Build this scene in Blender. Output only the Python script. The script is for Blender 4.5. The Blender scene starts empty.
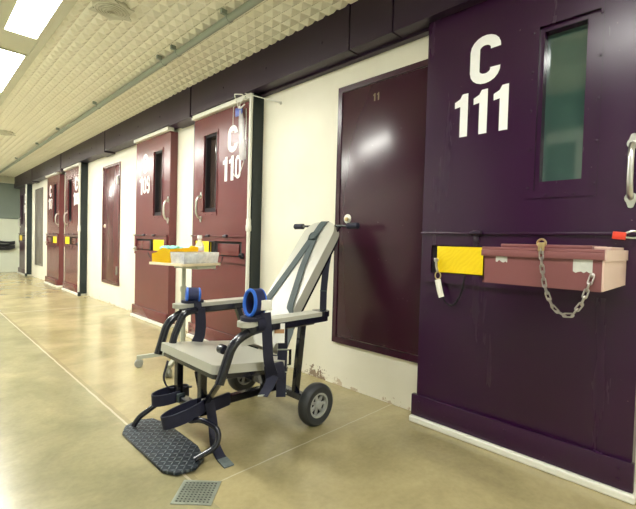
import bpy, bmesh, math, random
from mathutils import Vector, Matrix
random.seed(7)
V = Vector
PI = math.pi
S = bpy.context.scene
C = S.collection

# ------------------------------------------------------------------ materials
def _new(name):
    m = bpy.data.materials.new(name); m.use_nodes = True
    nt = m.node_tree
    return m, nt, nt.nodes['Principled BSDF']

def mat(name, col, rough=0.5, metal=0.0, var=0.12, scale=6.0, bump=0.0, bscale=60.0, rvar=0.0, spec=0.5, coat=0.0, sheen=0.0):
    """principled paint with a soft noise variation in tone, roughness and relief"""
    m, nt, b = _new(name)
    N, L = nt.nodes, nt.links
    tc = N.new('ShaderNodeTexCoord')
    nz = N.new('ShaderNodeTexNoise'); nz.inputs['Scale'].default_value = scale; nz.inputs['Detail'].default_value = 5
    L.new(tc.outputs['Object'], nz.inputs['Vector'])
    mx = N.new('ShaderNodeMix'); mx.data_type = 'RGBA'
    mx.inputs['A'].default_value = (*[c * (1 - var) for c in col], 1)
    mx.inputs['B'].default_value = (*[min(1, c * (1 + var)) for c in col], 1)
    L.new(nz.outputs['Fac'], mx.inputs['Factor'])
    L.new(mx.outputs['Result'], b.inputs['Base Color'])
    b.inputs['Roughness'].default_value = rough
    b.inputs['Metallic'].default_value = metal
    b.inputs['Specular IOR Level'].default_value = spec
    b.inputs['Coat Weight'].default_value = coat
    if rvar:
        mr = N.new('ShaderNodeMapRange')
        mr.inputs['To Min'].default_value = max(0.02, rough - rvar); mr.inputs['To Max'].default_value = rough + rvar
        L.new(nz.outputs['Fac'], mr.inputs['Value']); L.new(mr.outputs['Result'], b.inputs['Roughness'])
    if bump:
        n2 = N.new('ShaderNodeTexNoise'); n2.inputs['Scale'].default_value = bscale
        L.new(tc.outputs['Object'], n2.inputs['Vector'])
        bp = N.new('ShaderNodeBump'); bp.inputs['Strength'].default_value = bump; bp.inputs['Distance'].default_value = 0.004
        L.new(n2.outputs['Fac'], bp.inputs['Height']); L.new(bp.outputs['Normal'], b.inputs['Normal'])
    return m

def emit(name, col, strength):
    m = bpy.data.materials.new(name); m.use_nodes = True
    nt = m.node_tree; nt.nodes.clear()
    e = nt.nodes.new('ShaderNodeEmission'); o = nt.nodes.new('ShaderNodeOutputMaterial')
    e.inputs['Color'].default_value = (*col, 1); e.inputs['Strength'].default_value = strength
    nt.links.new(e.outputs[0], o.inputs[0])
    return m

def math_node(nt, op, a, b=None, c=None):
    n = nt.nodes.new('ShaderNodeMath'); n.operation = op
    for i, v in enumerate((a, b, c)):
        if v is None: continue
        if isinstance(v, (int, float)): n.inputs[i].default_value = v
        else: nt.links.new(v, n.inputs[i])
    return n.outputs[0]

def ramp(nt, fac, stops):
    r = nt.nodes.new('ShaderNodeValToRGB')
    e = r.color_ramp.elements
    while len(e) < len(stops): e.new(0.5)
    for k, (p, c) in zip(e, stops): k.position = p; k.color = (*c, 1)
    nt.links.new(fac, r.inputs['Fac'])
    return r.outputs['Color']

def mixc(nt, fac, a, b, mode='MIX'):
    m = nt.nodes.new('ShaderNodeMix'); m.data_type = 'RGBA'; m.blend_type = mode
    for k, v in (('Factor', fac), ('A', a), ('B', b)):
        if isinstance(v, (int, float)): m.inputs[k].default_value = v
        elif isinstance(v, tuple): m.inputs[k].default_value = (*v, 1)
        else: nt.links.new(v, m.inputs[k])
    return m.outputs['Result']

def noise(nt, vec, scale, detail=4, rough=0.55, dist=0.0):
    n = nt.nodes.new('ShaderNodeTexNoise')
    n.inputs['Scale'].default_value = scale; n.inputs['Detail'].default_value = detail
    n.inputs['Roughness'].default_value = rough; n.inputs['Distortion'].default_value = dist
    nt.links.new(vec, n.inputs['Vector'])
    return n.outputs['Fac']

def floor_material():
    m, nt, b = _new('polished_concrete')
    tc = nt.nodes.new('ShaderNodeTexCoord').outputs['Object']
    sp = nt.nodes.new('ShaderNodeSeparateXYZ'); nt.links.new(tc, sp.inputs[0])
    X, Y = sp.outputs['X'], sp.outputs['Y']
    n1 = noise(nt, tc, 1.6, 6, 0.62, 0.6); n2 = noise(nt, tc, 7.0, 6, 0.65, 0.3); n3 = noise(nt, tc, 45.0, 3)
    base = ramp(nt, n1, [(0.30, (0.262, 0.222, 0.112)), (0.52, (0.368, 0.312, 0.162)), (0.72, (0.45, 0.385, 0.205))])
    cool = ramp(nt, n1, [(0.30, (0.215, 0.200, 0.110)), (0.52, (0.295, 0.268, 0.148)), (0.72, (0.365, 0.325, 0.18))])
    side = math_node(nt, 'GREATER_THAN', X, 0.822)
    col = mixc(nt, side, cool, base)
    col = mixc(nt, 0.6, col, ramp(nt, n2, [(0.3, (0.45, 0.45, 0.45)), (0.7, (0.57, 0.57, 0.57))]), 'OVERLAY')
    col = mixc(nt, 0.25, col, ramp(nt, n3, [(0.35, (0.42, 0.42, 0.42)), (0.65, (0.58, 0.58, 0.58))]), 'OVERLAY')
    # saw-cut joints: one along the corridor, two across it
    wob = math_node(nt, 'MULTIPLY', math_node(nt, 'SUBTRACT', n2, 0.5), 0.012)
    def line(v, at, w):
        d = math_node(nt, 'ABSOLUTE', math_node(nt, 'SUBTRACT', math_node(nt, 'ADD', v, wob), at))
        return math_node(nt, 'LESS_THAN', d, w)
    past = math_node(nt, 'GREATER_THAN', Y, 1.53)
    right = math_node(nt, 'GREATER_THAN', X, 0.88)
    j1 = math_node(nt, 'MULTIPLY', line(X, 0.828, 0.006), past)
    j2 = math_node(nt, 'MULTIPLY', line(Y, 1.45, 0.0035), right)
    j3 = line(Y, 6.45, 0.02)
    worn = math_node(nt, 'GREATER_THAN', n2, 0.33)
    pale = math_node(nt, 'MULTIPLY', math_node(nt, 'MAXIMUM', j1, j2), worn)
    col = mixc(nt, math_node(nt, 'MULTIPLY', pale, 0.6), col, (0.62, 0.56, 0.42))
    dk = math_node(nt, 'MULTIPLY', math_node(nt, 'MULTIPLY', line(X, 0.845, 0.012), past), 0.35)
    col = mixc(nt, dk, col, (0.20, 0.16, 0.09))
    col = mixc(nt, math_node(nt, 'MULTIPLY', j3, 0.35), col, (0.62, 0.55, 0.40))
    nt.links.new(col, b.inputs['Base Color'])
    mr = nt.nodes.new('ShaderNodeMapRange'); mr.inputs['To Min'].default_value = 0.17; mr.inputs['To Max'].default_value = 0.27
    nt.links.new(n1, mr.inputs['Value']); nt.links.new(mr.outputs['Result'], b.inputs['Roughness'])
    b.inputs['Specular IOR Level'].default_value = 0.6
    bp = nt.nodes.new('ShaderNodeBump'); bp.inputs['Strength'].default_value = 0.12; bp.inputs['Distance'].default_value = 0.003
    nt.links.new(n3, bp.inputs['Height']); nt.links.new(bp.outputs['Normal'], b.inputs['Normal'])
    return m

def wall_material():
    m, nt, b = _new('cream_painted_wall')
    tc = nt.nodes.new('ShaderNodeTexCoord').outputs['Object']
    sp = nt.nodes.new('ShaderNodeSeparateXYZ'); nt.links.new(tc, sp.inputs[0])
    n1 = noise(nt, tc, 2.0, 4); n2 = noise(nt, tc, 16.0, 6, 0.7); n3 = noise(nt, tc, 38.0, 5, 0.7)
    col = ramp(nt, n1, [(0.3, (0.80, 0.77, 0.63)), (0.7, (0.88, 0.85, 0.72))])
    # scuffs and rust where the wall meets the floor
    low = nt.nodes.new('ShaderNodeMapRange'); low.inputs['From Min'].default_value = 0.0; low.inputs['From Max'].default_value = 0.13
    low.inputs['To Min'].default_value = 0.26; low.inputs['To Max'].default_value = 0.0
    nt.links.new(sp.outputs['Z'], low.inputs['Value'])
    s = math_node(nt, 'GREATER_THAN', math_node(nt, 'ADD', n2, low.outputs['Result']), 0.80)
    col = mixc(nt, math_node(nt, 'MULTIPLY', s, 0.6), col, (0.36, 0.22, 0.09))
    # the worst patch lies behind the chair
    d = math_node(nt, 'ABSOLUTE', math_node(nt, 'SUBTRACT', sp.outputs['Y'], 2.13))
    near = nt.nodes.new('ShaderNodeMapRange'); near.inputs['From Min'].default_value = 0.05; near.inputs['From Max'].default_value = 0.28
    near.inputs['To Min'].default_value = 0.30; near.inputs['To Max'].default_value = -0.2
    nt.links.new(d, near.inputs['Value'])
    zz = math_node(nt, 'MULTIPLY', sp.outputs['Z'], -2.2)
    p = math_node(nt, 'GREATER_THAN', math_node(nt, 'ADD', math_node(nt, 'ADD', n3, near.outputs['Result']), zz), 0.68)
    col = mixc(nt, math_node(nt, 'MULTIPLY', p, 0.85), col, (0.16, 0.085, 0.035))
    nt.links.new(col, b.inputs['Base Color'])
    b.inputs['Roughness'].default_value = 0.45
    bp = nt.nodes.new('ShaderNodeBump'); bp.inputs['Strength'].default_value = 0.1; bp.inputs['Distance'].default_value = 0.004
    nt.links.new(n3, bp.inputs['Height']); nt.links.new(bp.outputs['Normal'], b.inputs['Normal'])
    return m

def door_material(name, col, rough=0.3):
    """gloss paint rolled on steel: faint vertical drag, scratches and chips"""
    m, nt, b = _new(name)
    tc = nt.nodes.new('ShaderNodeTexCoord').outputs['Object']
    mp = nt.nodes.new('ShaderNodeMapping'); mp.inputs['Scale'].default_value = (9, 9, 1.0)
    nt.links.new(tc, mp.inputs['Vector'])
    n1 = noise(nt, tc, 2.5, 5); n2 = noise(nt, mp.outputs['Vector'], 1.0, 5, 0.6); n3 = noise(nt, tc, 60.0, 2)
    c = mixc(nt, n1, tuple(x * 0.88 for x in col), tuple(x * 1.14 for x in col))
    chip = math_node(nt, 'GREATER_THAN', n3, 0.77)
    c = mixc(nt, math_node(nt, 'MULTIPLY', chip, 0.35), c, (0.35, 0.25, 0.26))
    nt.links.new(c, b.inputs['Base Color'])
    mr = nt.nodes.new('ShaderNodeMapRange'); mr.inputs['To Min'].default_value = rough - 0.01; mr.inputs['To Max'].default_value = rough + 0.09
    nt.links.new(n2, mr.inputs['Value']); nt.links.new(mr.outputs['Result'], b.inputs['Roughness'])
    bp = nt.nodes.new('ShaderNodeBump'); bp.inputs['Strength'].default_value = 0.02; bp.inputs['Distance'].default_value = 0.003
    nt.links.new(n2, bp.inputs['Height']); nt.links.new(bp.outputs['Normal'], b.inputs['Normal'])
    return m

def tread_material():
    """black tread plate with raised lozenges in alternating directions"""
    m, nt, b = _new('tread_plate')
    tc = nt.nodes.new('ShaderNodeTexCoord').outputs['Object']
    sp = nt.nodes.new('ShaderNodeSeparateXYZ'); nt.links.new(tc, sp.inputs[0])
    def cells(ang, off):
        ca, sa = math.cos(ang), math.sin(ang)
        u = math_node(nt, 'ADD', math_node(nt, 'MULTIPLY', sp.outputs['X'], ca), math_node(nt, 'MULTIPLY', sp.outputs['Y'], sa))
        v = math_node(nt, 'SUBTRACT', math_node(nt, 'MULTIPLY', sp.outputs['Y'], ca), math_node(nt, 'MULTIPLY', sp.outputs['X'], sa))
        fu = math_node(nt, 'SUBTRACT', math_node(nt, 'FRACT', math_node(nt, 'ADD', math_node(nt, 'MULTIPLY', u, 31.0), off)), 0.5)
        fv = math_node(nt, 'SUBTRACT', math_node(nt, 'FRACT', math_node(nt, 'ADD', math_node(nt, 'MULTIPLY', v, 31.0), off)), 0.5)
        d = math_node(nt, 'ADD', math_node(nt, 'POWER', math_node(nt, 'MULTIPLY', fu, 2.3), 2.0), math_node(nt, 'POWER', math_node(nt, 'MULTIPLY', fv, 7.0), 2.0))
        return math_node(nt, 'SUBTRACT', 1.0, math_node(nt, 'MINIMUM', d, 1.0))
    h = math_node(nt, 'MAXIMUM', cells(0.78, 0.0), cells(-0.78, 0.5))
    n = noise(nt, tc, 9.0, 5, 0.6)
    hot = math_node(nt, 'MULTIPLY', h, math_node(nt, 'ADD', n, 0.15))
    c = mixc(nt, math_node(nt, 'MINIMUM', hot, 1.0), mixc(nt, n, (0.003, 0.005, 0.013), (0.035, 0.05, 0.062)), (0.16, 0.20, 0.22))
    nt.links.new(c, b.inputs['Base Color'])
    b.inputs['Roughness'].default_value = 0.42; b.inputs['Metallic'].default_value = 0.3
    bp = nt.nodes.new('ShaderNodeBump'); bp.inputs['Strength'].default_value = 0.9; bp.inputs['Distance'].default_value = 0.004
    nt.links.new(h, bp.inputs['Height']); nt.links.new(bp.outputs['Normal'], b.inputs['Normal'])
    return m

def yellow_plate_material():
    m, nt, b = _new('yellow_embossed_plate')
    tc = nt.nodes.new('ShaderNodeTexCoord').outputs['Object']
    v = nt.nodes.new('ShaderNodeTexWave'); v.inputs['Scale'].default_value = 22; v.inputs['Distortion'].default_value = 6; v.inputs['Detail'].default_value = 1
    v.bands_direction = 'DIAGONAL'
    nt.links.new(tc, v.inputs['Vector'])
    c = mixc(nt, v.outputs['Fac'], (0.88, 0.63, 0.0), (0.92, 0.68, 0.005))
    nt.links.new(c, b.inputs['Base Color']); b.inputs['Roughness'].default_value = 0.4
    bp = nt.nodes.new('ShaderNodeBump'); bp.inputs['Strength'].default_value = 0.15; bp.inputs['Distance'].default_value = 0.002
    nt.links.new(v.outputs['Fac'], bp.inputs['Height']); nt.links.new(bp.outputs['Normal'], b.inputs['Normal'])
    return m

def glass_material(name, col, rough=0.04, ior=1.9):
    m, nt, b = _new(name)
    tc = nt.nodes.new('ShaderNodeTexCoord').outputs['Object']
    n = noise(nt, tc, 5.0, 3)
    c = mixc(nt, n, tuple(x * 0.8 for x in col), tuple(x * 1.2 for x in col))
    nt.links.new(c, b.inputs['Base Color'])
    b.inputs['Roughness'].default_value = rough; b.inputs['IOR'].default_value = ior
    return m

def clear_material(name, col, rough=0.15, alpha=0.35):
    m, nt, b = _new(name)
    tc = nt.nodes.new('ShaderNodeTexCoord').outputs['Object']
    n = noise(nt, tc, 25.0, 4)
    c = mixc(nt, n, tuple(x * 0.85 for x in col), col)
    nt.links.new(c, b.inputs['Base Color'])
    b.inputs['Roughness'].default_value = rough
    mr = nt.nodes.new('ShaderNodeMapRange'); mr.inputs['To Min'].default_value = alpha - 0.15; mr.inputs['To Max'].default_value = alpha + 0.2
    nt.links.new(n, mr.inputs['Value']); nt.links.new(mr.outputs['Result'], b.inputs['Alpha'])
    return m

M = dict(
    floor=floor_material(), wall=wall_material(),
    wall_left=mat('pale_wall', (0.62, 0.64, 0.56), 0.5),
    wall_far_low=mat('pale_green_wall', (0.66, 0.69, 0.57), 0.45, var=0.05),
    wall_far_high=mat('grey_green_wall', (0.20, 0.24, 0.205), 0.5, var=0.08),
    foam=mat('cream_ceiling_panel', (0.84, 0.82, 0.68), 0.65, var=0.05, scale=3),
    strip=mat('cream_metal_strip', (0.60, 0.60, 0.46), 0.5, var=0.06),
    door=door_material('maroon_door_paint', (0.135, 0.030, 0.033), 0.20),
    shaded_door=door_material('shaded_maroon_door', (0.029, 0.0045, 0.031), 0.22),  # maroon door paint with the weaker light of the near end put into its colour
    shaded_panel=door_material('shaded_maroon_panel', (0.038, 0.0068, 0.020), 0.20),  # same panel maroon, its colour darkened to stand for dim near-end light
    panel=door_material('maroon_panel_paint', (0.105, 0.024, 0.030), 0.22),
    header=door_material('plum_header_paint', (0.022, 0.0085, 0.026), 0.34),
    grey_panel=door_material('grey_panel_paint', (0.16, 0.14, 0.12), 0.3),
    dark_door=door_material('dark_purple_door_paint', (0.055, 0.022, 0.04), 0.3),
    post=mat('dark_green_steel', (0.009, 0.017, 0.019), 0.45),
    white=mat('white_stencil_paint', (0.93, 0.93, 0.92), 0.5, var=0.06, scale=30),
    whitemetal=mat('white_enamel', (0.80, 0.79, 0.70), 0.4, var=0.06),
    steel=mat('brushed_steel', (0.62, 0.62, 0.58), 0.3, 1.0, var=0.1, scale=20),
    chain=mat('dull_chain_steel', (0.45, 0.42, 0.40), 0.35, 0.9, var=0.2, scale=40),
    brass=mat('brass', (0.55, 0.43, 0.22), 0.35, 0.9, var=0.2),
    black=mat('gloss_black_steel', (0.007, 0.008, 0.017), 0.22, var=0.2, coat=0.3),
    hole=mat('dark_recess', (0.012, 0.008, 0.012), 0.8),
    webbing=mat('navy_webbing', (0.009, 0.010, 0.030), 0.7, var=0.25, scale=40, bump=0.4, bscale=300),
    greyweb=mat('slate_green_webbing', (0.040, 0.060, 0.062), 0.65, var=0.2, scale=40, bump=0.4, bscale=300),
    tip=mat('frayed_webbing_end', (0.13, 0.16, 0.16), 0.7, var=0.4, scale=60),
    blue=mat('bright_blue_trim', (0.018, 0.13, 0.62), 0.5, var=0.2),
    navy=mat('navy_padding', (0.012, 0.018, 0.075), 0.6, var=0.2),
    vinyl=mat('pale_grey_vinyl', (0.47, 0.465, 0.40), 0.33, var=0.05, scale=8, bump=0.05, bscale=120),
    rubber=mat('black_rubber_tyre', (0.030, 0.033, 0.036), 0.55, var=0.35, scale=20),
    wheelgrey=mat('grey_wheel_plastic', (0.36, 0.37, 0.34), 0.45, var=0.15, scale=30),
    tread=tread_material(), yplate=yellow_plate_material(),
    glass=glass_material('green_security_glass', (0.045, 0.095, 0.080), 0.05, 2.1),
    darkglass=glass_material('dim_security_glass', (0.05, 0.035, 0.03), 0.08, 1.7),
    boxpaint=door_material('dusty_maroon_box_paint', (0.20, 0.070, 0.072), 0.4),
    end_tone=mat('pale_pink_end_plate', (0.66, 0.47, 0.40), 0.4, var=0.06),  # paler tone than the box body
    tape=mat('silver_tape', (0.60, 0.60, 0.56), 0.4, 0.3, var=0.15, scale=60),
    red=mat('red_padlock_body', (0.72, 0.06, 0.03), 0.35),
    beige=mat('beige_table_laminate', (0.72, 0.62, 0.44), 0.4, var=0.06),
    tablegrey=mat('grey_green_table_leg', (0.42, 0.44, 0.36), 0.4, var=0.08),
    yellow=mat('bright_yellow_plastic', (0.93, 0.64, 0.0), 0.4, var=0.05),
    teal=mat('pale_teal_gloves', (0.25, 0.62, 0.52), 0.6, var=0.2, scale=30, bump=0.4, bscale=40),
    clear=clear_material('cloudy_clear_plastic', (0.9, 0.92, 0.90), 0.2, 0.36),
    paper=mat('white_paper', (0.82, 0.82, 0.80), 0.6),
    pink=mat('pale_pink_label', (0.72, 0.42, 0.38), 0.5),
    bluelabel=mat('blue_label', (0.10, 0.16, 0.45), 0.5),
    brown=mat('brown_card', (0.40, 0.22, 0.11), 0.7),
    bag=clear_material('milky_plastic_bag', (0.75, 0.73, 0.74), 0.2, 0.55),
    bagblue=mat('blue_bag_top', (0.08, 0.12, 0.45), 0.4, var=0.3, scale=40),
    drain=mat('galvanised_drain', (0.33, 0.36, 0.29), 0.45, 0.5, var=0.3, scale=25),
    conduit=mat('grey_green_conduit', (0.30, 0.35, 0.29), 0.4, 0.1, var=0.1),
    speaker=mat('cream_speaker_grille', (0.62, 0.61, 0.48), 0.5, var=0.1),
    cable=mat('black_cable', (0.010, 0.010, 0.012), 0.6),
    light=emit('fluorescent_diffuser', (1.0, 0.995, 0.93), 79.0),
    light_dim=emit('dim_fluorescent_diffuser', (1.0, 0.995, 0.95), 56.0),
)

# ------------------------------------------------------------------ geometry helpers
OFF = {}
def thing(name, label=None, cat=None, loc=(0, 0, 0), group=None, kind=None):
    o = bpy.data.objects.new(name, None); C.objects.link(o)
    o.location = loc; o.empty_display_size = 0.1
    OFF[o.name] = V(loc)
    tag(o, label, cat, group, kind)
    return o

def tag(o, label=None, cat=None, group=None, kind=None):
    if label: o['label'] = label
    if cat: o['category'] = cat
    if group: o['group'] = group
    if kind: o['kind'] = kind
    return o

def obj(name, bm, m, parent=None, smooth=True, label=None, origin=None):
    """link a bmesh built in room coordinates as ONE mesh object"""
    off = OFF[parent.name] if parent else V(origin or (0, 0, 0))
    bmesh.ops.translate(bm, verts=bm.verts, vec=-off)
    bmesh.ops.recalc_face_normals(bm, faces=bm.faces)
    me = bpy.data.meshes.new(name); bm.to_mesh(me); bm.free()
    me.materials.append(m)
    if smooth:
        for p in me.polygons: p.use_smooth = True
        try: me.set_sharp_from_angle(angle=math.radians(38))
        except Exception: pass
    o = bpy.data.objects.new(name, me); C.objects.link(o)
    if parent: o.parent = parent
    else: o.location = off
    OFF[o.name] = off
    if label: o['label'] = label
    return o

def NB(): return bmesh.new()

def box(bm, x0, x1, y0, y1, z0, z1, bev=0.0, seg=2):
    vs = [bm.verts.new((x, y, z)) for x in (x0, x1) for y in (y0, y1) for z in (z0, z1)]
    f = [(0, 1, 3, 2), (4, 6, 7, 5), (0, 4, 5, 1), (2, 3, 7, 6), (0, 2, 6, 4), (1, 5, 7, 3)]
    fs = [bm.faces.new([vs[i] for i in q]) for q in f]
    if bev:
        es = list({e for q in fs for e in q.edges})
        bmesh.ops.bevel(bm, geom=es, offset=bev, segments=seg, affect='EDGES', profile=0.5)
    return bm

def frame_box(bm, ctr, ax, ay, az, hx, hy, hz, bev=0.0):
    """oriented box with half sizes along three unit axes"""
    t = NB(); box(t, -hx, hx, -hy, hy, -hz, hz, bev)
    mtx = Matrix((( ax[0], ay[0], az[0], ctr[0]), (ax[1], ay[1], az[1], ctr[1]), (ax[2], ay[2], az[2], ctr[2]), (0, 0, 0, 1)))
    bmesh.ops.transform(t, matrix=mtx, verts=t.verts)
    me = bpy.data.meshes.new('scratch'); t.to_mesh(me); t.free(); bm.from_mesh(me); bpy.data.meshes.remove(me)

def fillet(pts, r, n=6):
    pts = [V(p) for p in pts]
    out = [pts[0]]
    for a, b, c in zip(pts, pts[1:], pts[2:]):
        d1, d2 = (a - b), (c - b)
        k = min(r, d1.length * 0.48, d2.length * 0.48)
        p, q = b + d1.normalized() * k, b + d2.normalized() * k
        for i in range(n + 1):
            t = i / n
            out.append(p * (1 - t) ** 2 + b * 2 * t * (1 - t) + q * t * t)
    out.append(pts[-1])
    return out

def sweep(bm, pts, prof, side=None, closed=False, cap=True):
    """sweep a closed 2D profile (s, n) along a path; side = width direction hint"""
    pts = [V(p) for p in pts]; n = len(pts); rings = []
    prev = None
    for i, p in enumerate(pts):
        if closed: t = pts[(i + 1) % n] - pts[i - 1]
        else: t = pts[min(i + 1, n - 1)] - pts[max(i - 1, 0)]
        t.normalize()
        h = V(side[i]) if (side and not isinstance(side[0], (int, float))) else V(side) if side else prev
        if h is None:
            h = V((0, 0, 1)) if abs(t.z) < 0.9 else V((1, 0, 0))
        s = h - t * h.dot(t)
        if s.length < 1e-5: s = t.orthogonal()
        s.normalize(); nn = t.cross(s)
        prev = s
        rings.append([bm.verts.new(p + s * a + nn * b) for a, b in prof])
    k = len(prof)
    for i in range(n if closed else n - 1):
        A, B = rings[i], rings[(i + 1) % n]
        for j in range(k):
            bm.faces.new((A[j], A[(j + 1) % k], B[(j + 1) % k], B[j]))
    if cap and not closed:
        bm.faces.new(rings[0][::-1]); bm.faces.new(rings[-1])

def circ(r, n=12): return [(r * math.cos(2 * PI * i / n), r * math.sin(2 * PI * i / n)) for i in range(n)]
def rect(w, h, b=0.0):
    w /= 2; h /= 2
    if not b: return [(-w, -h), (w, -h), (w, h), (-w, h)]
    return [(-w + b, -h), (w - b, -h), (w, -h + b), (w, h - b), (w - b, h), (-w + b, h), (-w, h - b), (-w, -h + b)]

def tube(bm, pts, r, n=12, fil=0.0):
    sweep(bm, fillet(pts, fil) if fil else pts, circ(r, n))
def sqtube(bm, pts, w, side=(0, 1, 0), h=None, fil=0.0):
    sweep(bm, fillet(pts, fil) if fil else pts, rect(w, h or w, 0.004), side)
def strap(bm, pts, w, side=(0, 1, 0), th=0.004, fil=0.03):
    sweep(bm, fillet(pts, fil) if fil else pts, rect(w, th), side)
def ring(bm, ctr, a, b, ra, rb, prof, n=28, side=None):
    """closed loop round an ellipse with axes a, b"""
    ctr, a, b = V(ctr), V(a), V(b)
    ps = [ctr + a * ra * math.cos(2 * PI * i / n) + b * rb * math.sin(2 * PI * i / n) for i in range(n)]
    sweep(bm, ps, prof, side, closed=True)
def lathe(bm, o, axis, prof, n=24, closed_prof=False):
    """prof: (radius, height along axis)"""
    o, ax = V(o), V(axis).normalized(); u = ax.orthogonal().normalized(); w = ax.cross(u)
    R = []
    for r, h in prof:
        if r < 1e-6: R.append([bm.verts.new(o + ax * h)])
        else: R.append([bm.verts.new(o + ax * h + (u * math.cos(2 * PI * i / n) + w * math.sin(2 * PI * i / n)) * r) for i in range(n)])
    pairs = list(zip(R, R[1:])) + ([(R[-1], R[0])] if closed_prof else [])
    for A, B in pairs:
        for i in range(n):
            j = (i + 1) % n
            if len(A) == 1 and len(B) == 1: continue
            if len(A) == 1: bm.faces.new((A[0], B[j], B[i]))
            elif len(B) == 1: bm.faces.new((A[i], A[j], B[0]))
            else: bm.faces.new((A[i], A[j], B[j], B[i]))
    if not closed_prof:
        for A in (R[0], R[-1]):
            if len(A) > 1: bm.faces.new(A)
def cyl(bm, a, b, r, n=16):
    a, b = V(a), V(b); d = b - a
    lathe(bm, a, d, [(r, 0), (r, d.length)], n)
def prism(bm, poly, ext):
    e = V(ext)
    A = [bm.verts.new(V(p)) for p in poly]; B = [bm.verts.new(V(p) + e) for p in poly]
    bm.faces.new(A); bm.faces.new(B[::-1])
    for i in range(len(A)):
        j = (i + 1) % len(A); bm.faces.new((A[i], B[i], B[j], A[j]))
def bevel_all(bm, off, seg=2, ang=40):
    es = [e for e in bm.edges if len(e.link_faces) == 2 and e.calc_face_angle(0) > math.radians(ang)]
    bmesh.ops.bevel(bm, geom=es, offset=off, segments=seg, affect='EDGES', profile=0.5)

# ------------------------------------------------------------------ the room
WX, DX = 2.147, 2.06          # face of the right wall, face of the sliding doors
LX = -0.45                    # left wall, behind the camera's shoulder
Y0, Y1, ZC = -2.6, 13.6, 2.53

b = NB(); box(b, LX - 0.15, 3.6, Y0 - 0.15, Y1 + 0.15, -0.12, 0.0)
tag(obj('floor', b, M['floor'], smooth=False), 'polished tan concrete corridor floor', 'floor', kind='structure')

# right wall with an opening behind every cell window is one slab; cells are not entered
b = NB(); box(b, WX, WX + 0.15, Y0, Y1, 0.0, 2.75)
tag(obj('wall_right', b, M['wall'], smooth=False), 'cream painted wall along the cell doors', 'wall', kind='structure')
b = NB(); box(b, LX - 0.15, LX, Y0, Y1, 0.0, 2.75)
tag(obj('wall_left', b, M['wall_left'], smooth=False), 'pale wall on the other side of the corridor', 'wall', kind='structure')
b = NB(); box(b, LX, WX, Y0 - 0.15, Y0, 0.0, 2.75)
tag(obj('wall_near', b, M['wall_left'], smooth=False), 'pale wall closing the near end of the corridor', 'wall', kind='structure')
b = NB(); box(b, LX, WX, Y1, Y1 + 0.15, 0.0, 1.42)
tag(obj('wall_far', b, M['wall_far_low'], smooth=False), 'pale lower wall at the far end of the corridor', 'wall', kind='structure')
b = NB(); box(b, LX, WX, Y1 - 0.02, Y1 + 0.15, 1.42, 2.75)
tag(obj('trim_1', b, M['wall_far_high'], smooth=False), 'grey green upper wall band at the far end', 'wall', kind='structure')
b = NB(); box(b, LX, 2.0, Y1 - 0.10, Y1 - 0.02, 2.36, 2.53)
tag(obj('trim_2', b, M['strip'], smooth=False), 'beam under the ceiling at the far end', 'beam', kind='structure')

# ceiling: pressed panels covered in small pyramids
def pyramids(bm, x0, x1, y0, y1, px, py, z, h):
    nx, ny = round((x1 - x0) / px), round((y1 - y0) / py)
    px, py = (x1 - x0) / nx, (y1 - y0) / ny
    g = [[bm.verts.new((x0 + i * px, y0 + j * py, z)) for j in range(ny + 1)] for i in range(nx + 1)]
    for i in range(nx):
        for j in range(ny):
            c = bm.verts.new((x0 + (i + .5) * px, y0 + (j + .5) * py, z - h))
            q = (g[i][j], g[i + 1][j], g[i + 1][j + 1], g[i][j + 1])
            for k in range(4): bm.faces.new((q[k], q[(k + 1) % 4], c))
b = NB()
pyramids(b, 0.77, 2.02, Y0, Y1, 0.078, 0.102, 2.545, 0.026)
pyramids(b, LX, 0.43, Y0, Y1, 0.078, 0.102, 2.545, 0.026)
box(b, LX, WX, Y0, Y1, 2.62, 2.75)
o = tag(obj('ceiling', b, M['foam'], smooth=False), 'cream ceiling covered in rows of small pyramids', 'ceiling', kind='structure')

# flat metal run that carries the lights
LIGHTS = [-2.40, -0.52, 0.85] + [2.555 + 1.705 * k for k in range(6)]
b = NB()
for x0, x1 in ((0.43, 0.482), (0.718, 0.77)): box(b, x0, x1, Y0, Y1, 2.515, 2.60)
edges = [Y0] + [v for y in LIGHTS for v in (y - 0.02, y + 1.29)] + [Y1]
for a, c in zip(edges[::2], edges[1::2]):
    if c > a: box(b, 0.482, 0.718, a, c, 2.525, 2.60)
tag(obj('trim_3', b, M['strip'], smooth=False), 'flat metal run between the ceiling lights', 'trim', kind='structure')

for k, y in enumerate(LIGHTS):
    seen = {3: 'glowing rectangular ceiling light at the top left corner of the photo',
            4: 'glowing rectangular ceiling light cut by the left edge of the photo'}.get(k, 'rectangular ceiling light overhead, nearer than the photo shows' if k < 3 else 'glowing rectangular ceiling light farther down the corridor, past the left edge of the photo')
    t = thing('ceiling_light', seen, 'ceiling light', (0.6, y + 0.635, 2.53), group='ceiling lights down the corridor')
    b = NB()
    for x0, x1 in ((0.482, 0.502), (0.698, 0.718)): box(b, x0, x1, y - 0.02, y + 1.29, 2.512, 2.56)
    for a, c in ((y - 0.02, y), (y + 1.27, y + 1.29)): box(b, 0.502, 0.698, a, c, 2.512, 2.56)
    box(b, 0.482, 0.718, y - 0.02, y + 1.29, 2.56, 2.58)
    obj('frame', b, M['strip'], t, False)
    b = NB(); box(b, 0.502, 0.698, y, y + 1.27, 2.522, 2.545)
    obj('diffuser', b, M['whitemetal'] if k == 2 else M['light_dim'] if k < 2 else M['light'], t, False)

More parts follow.
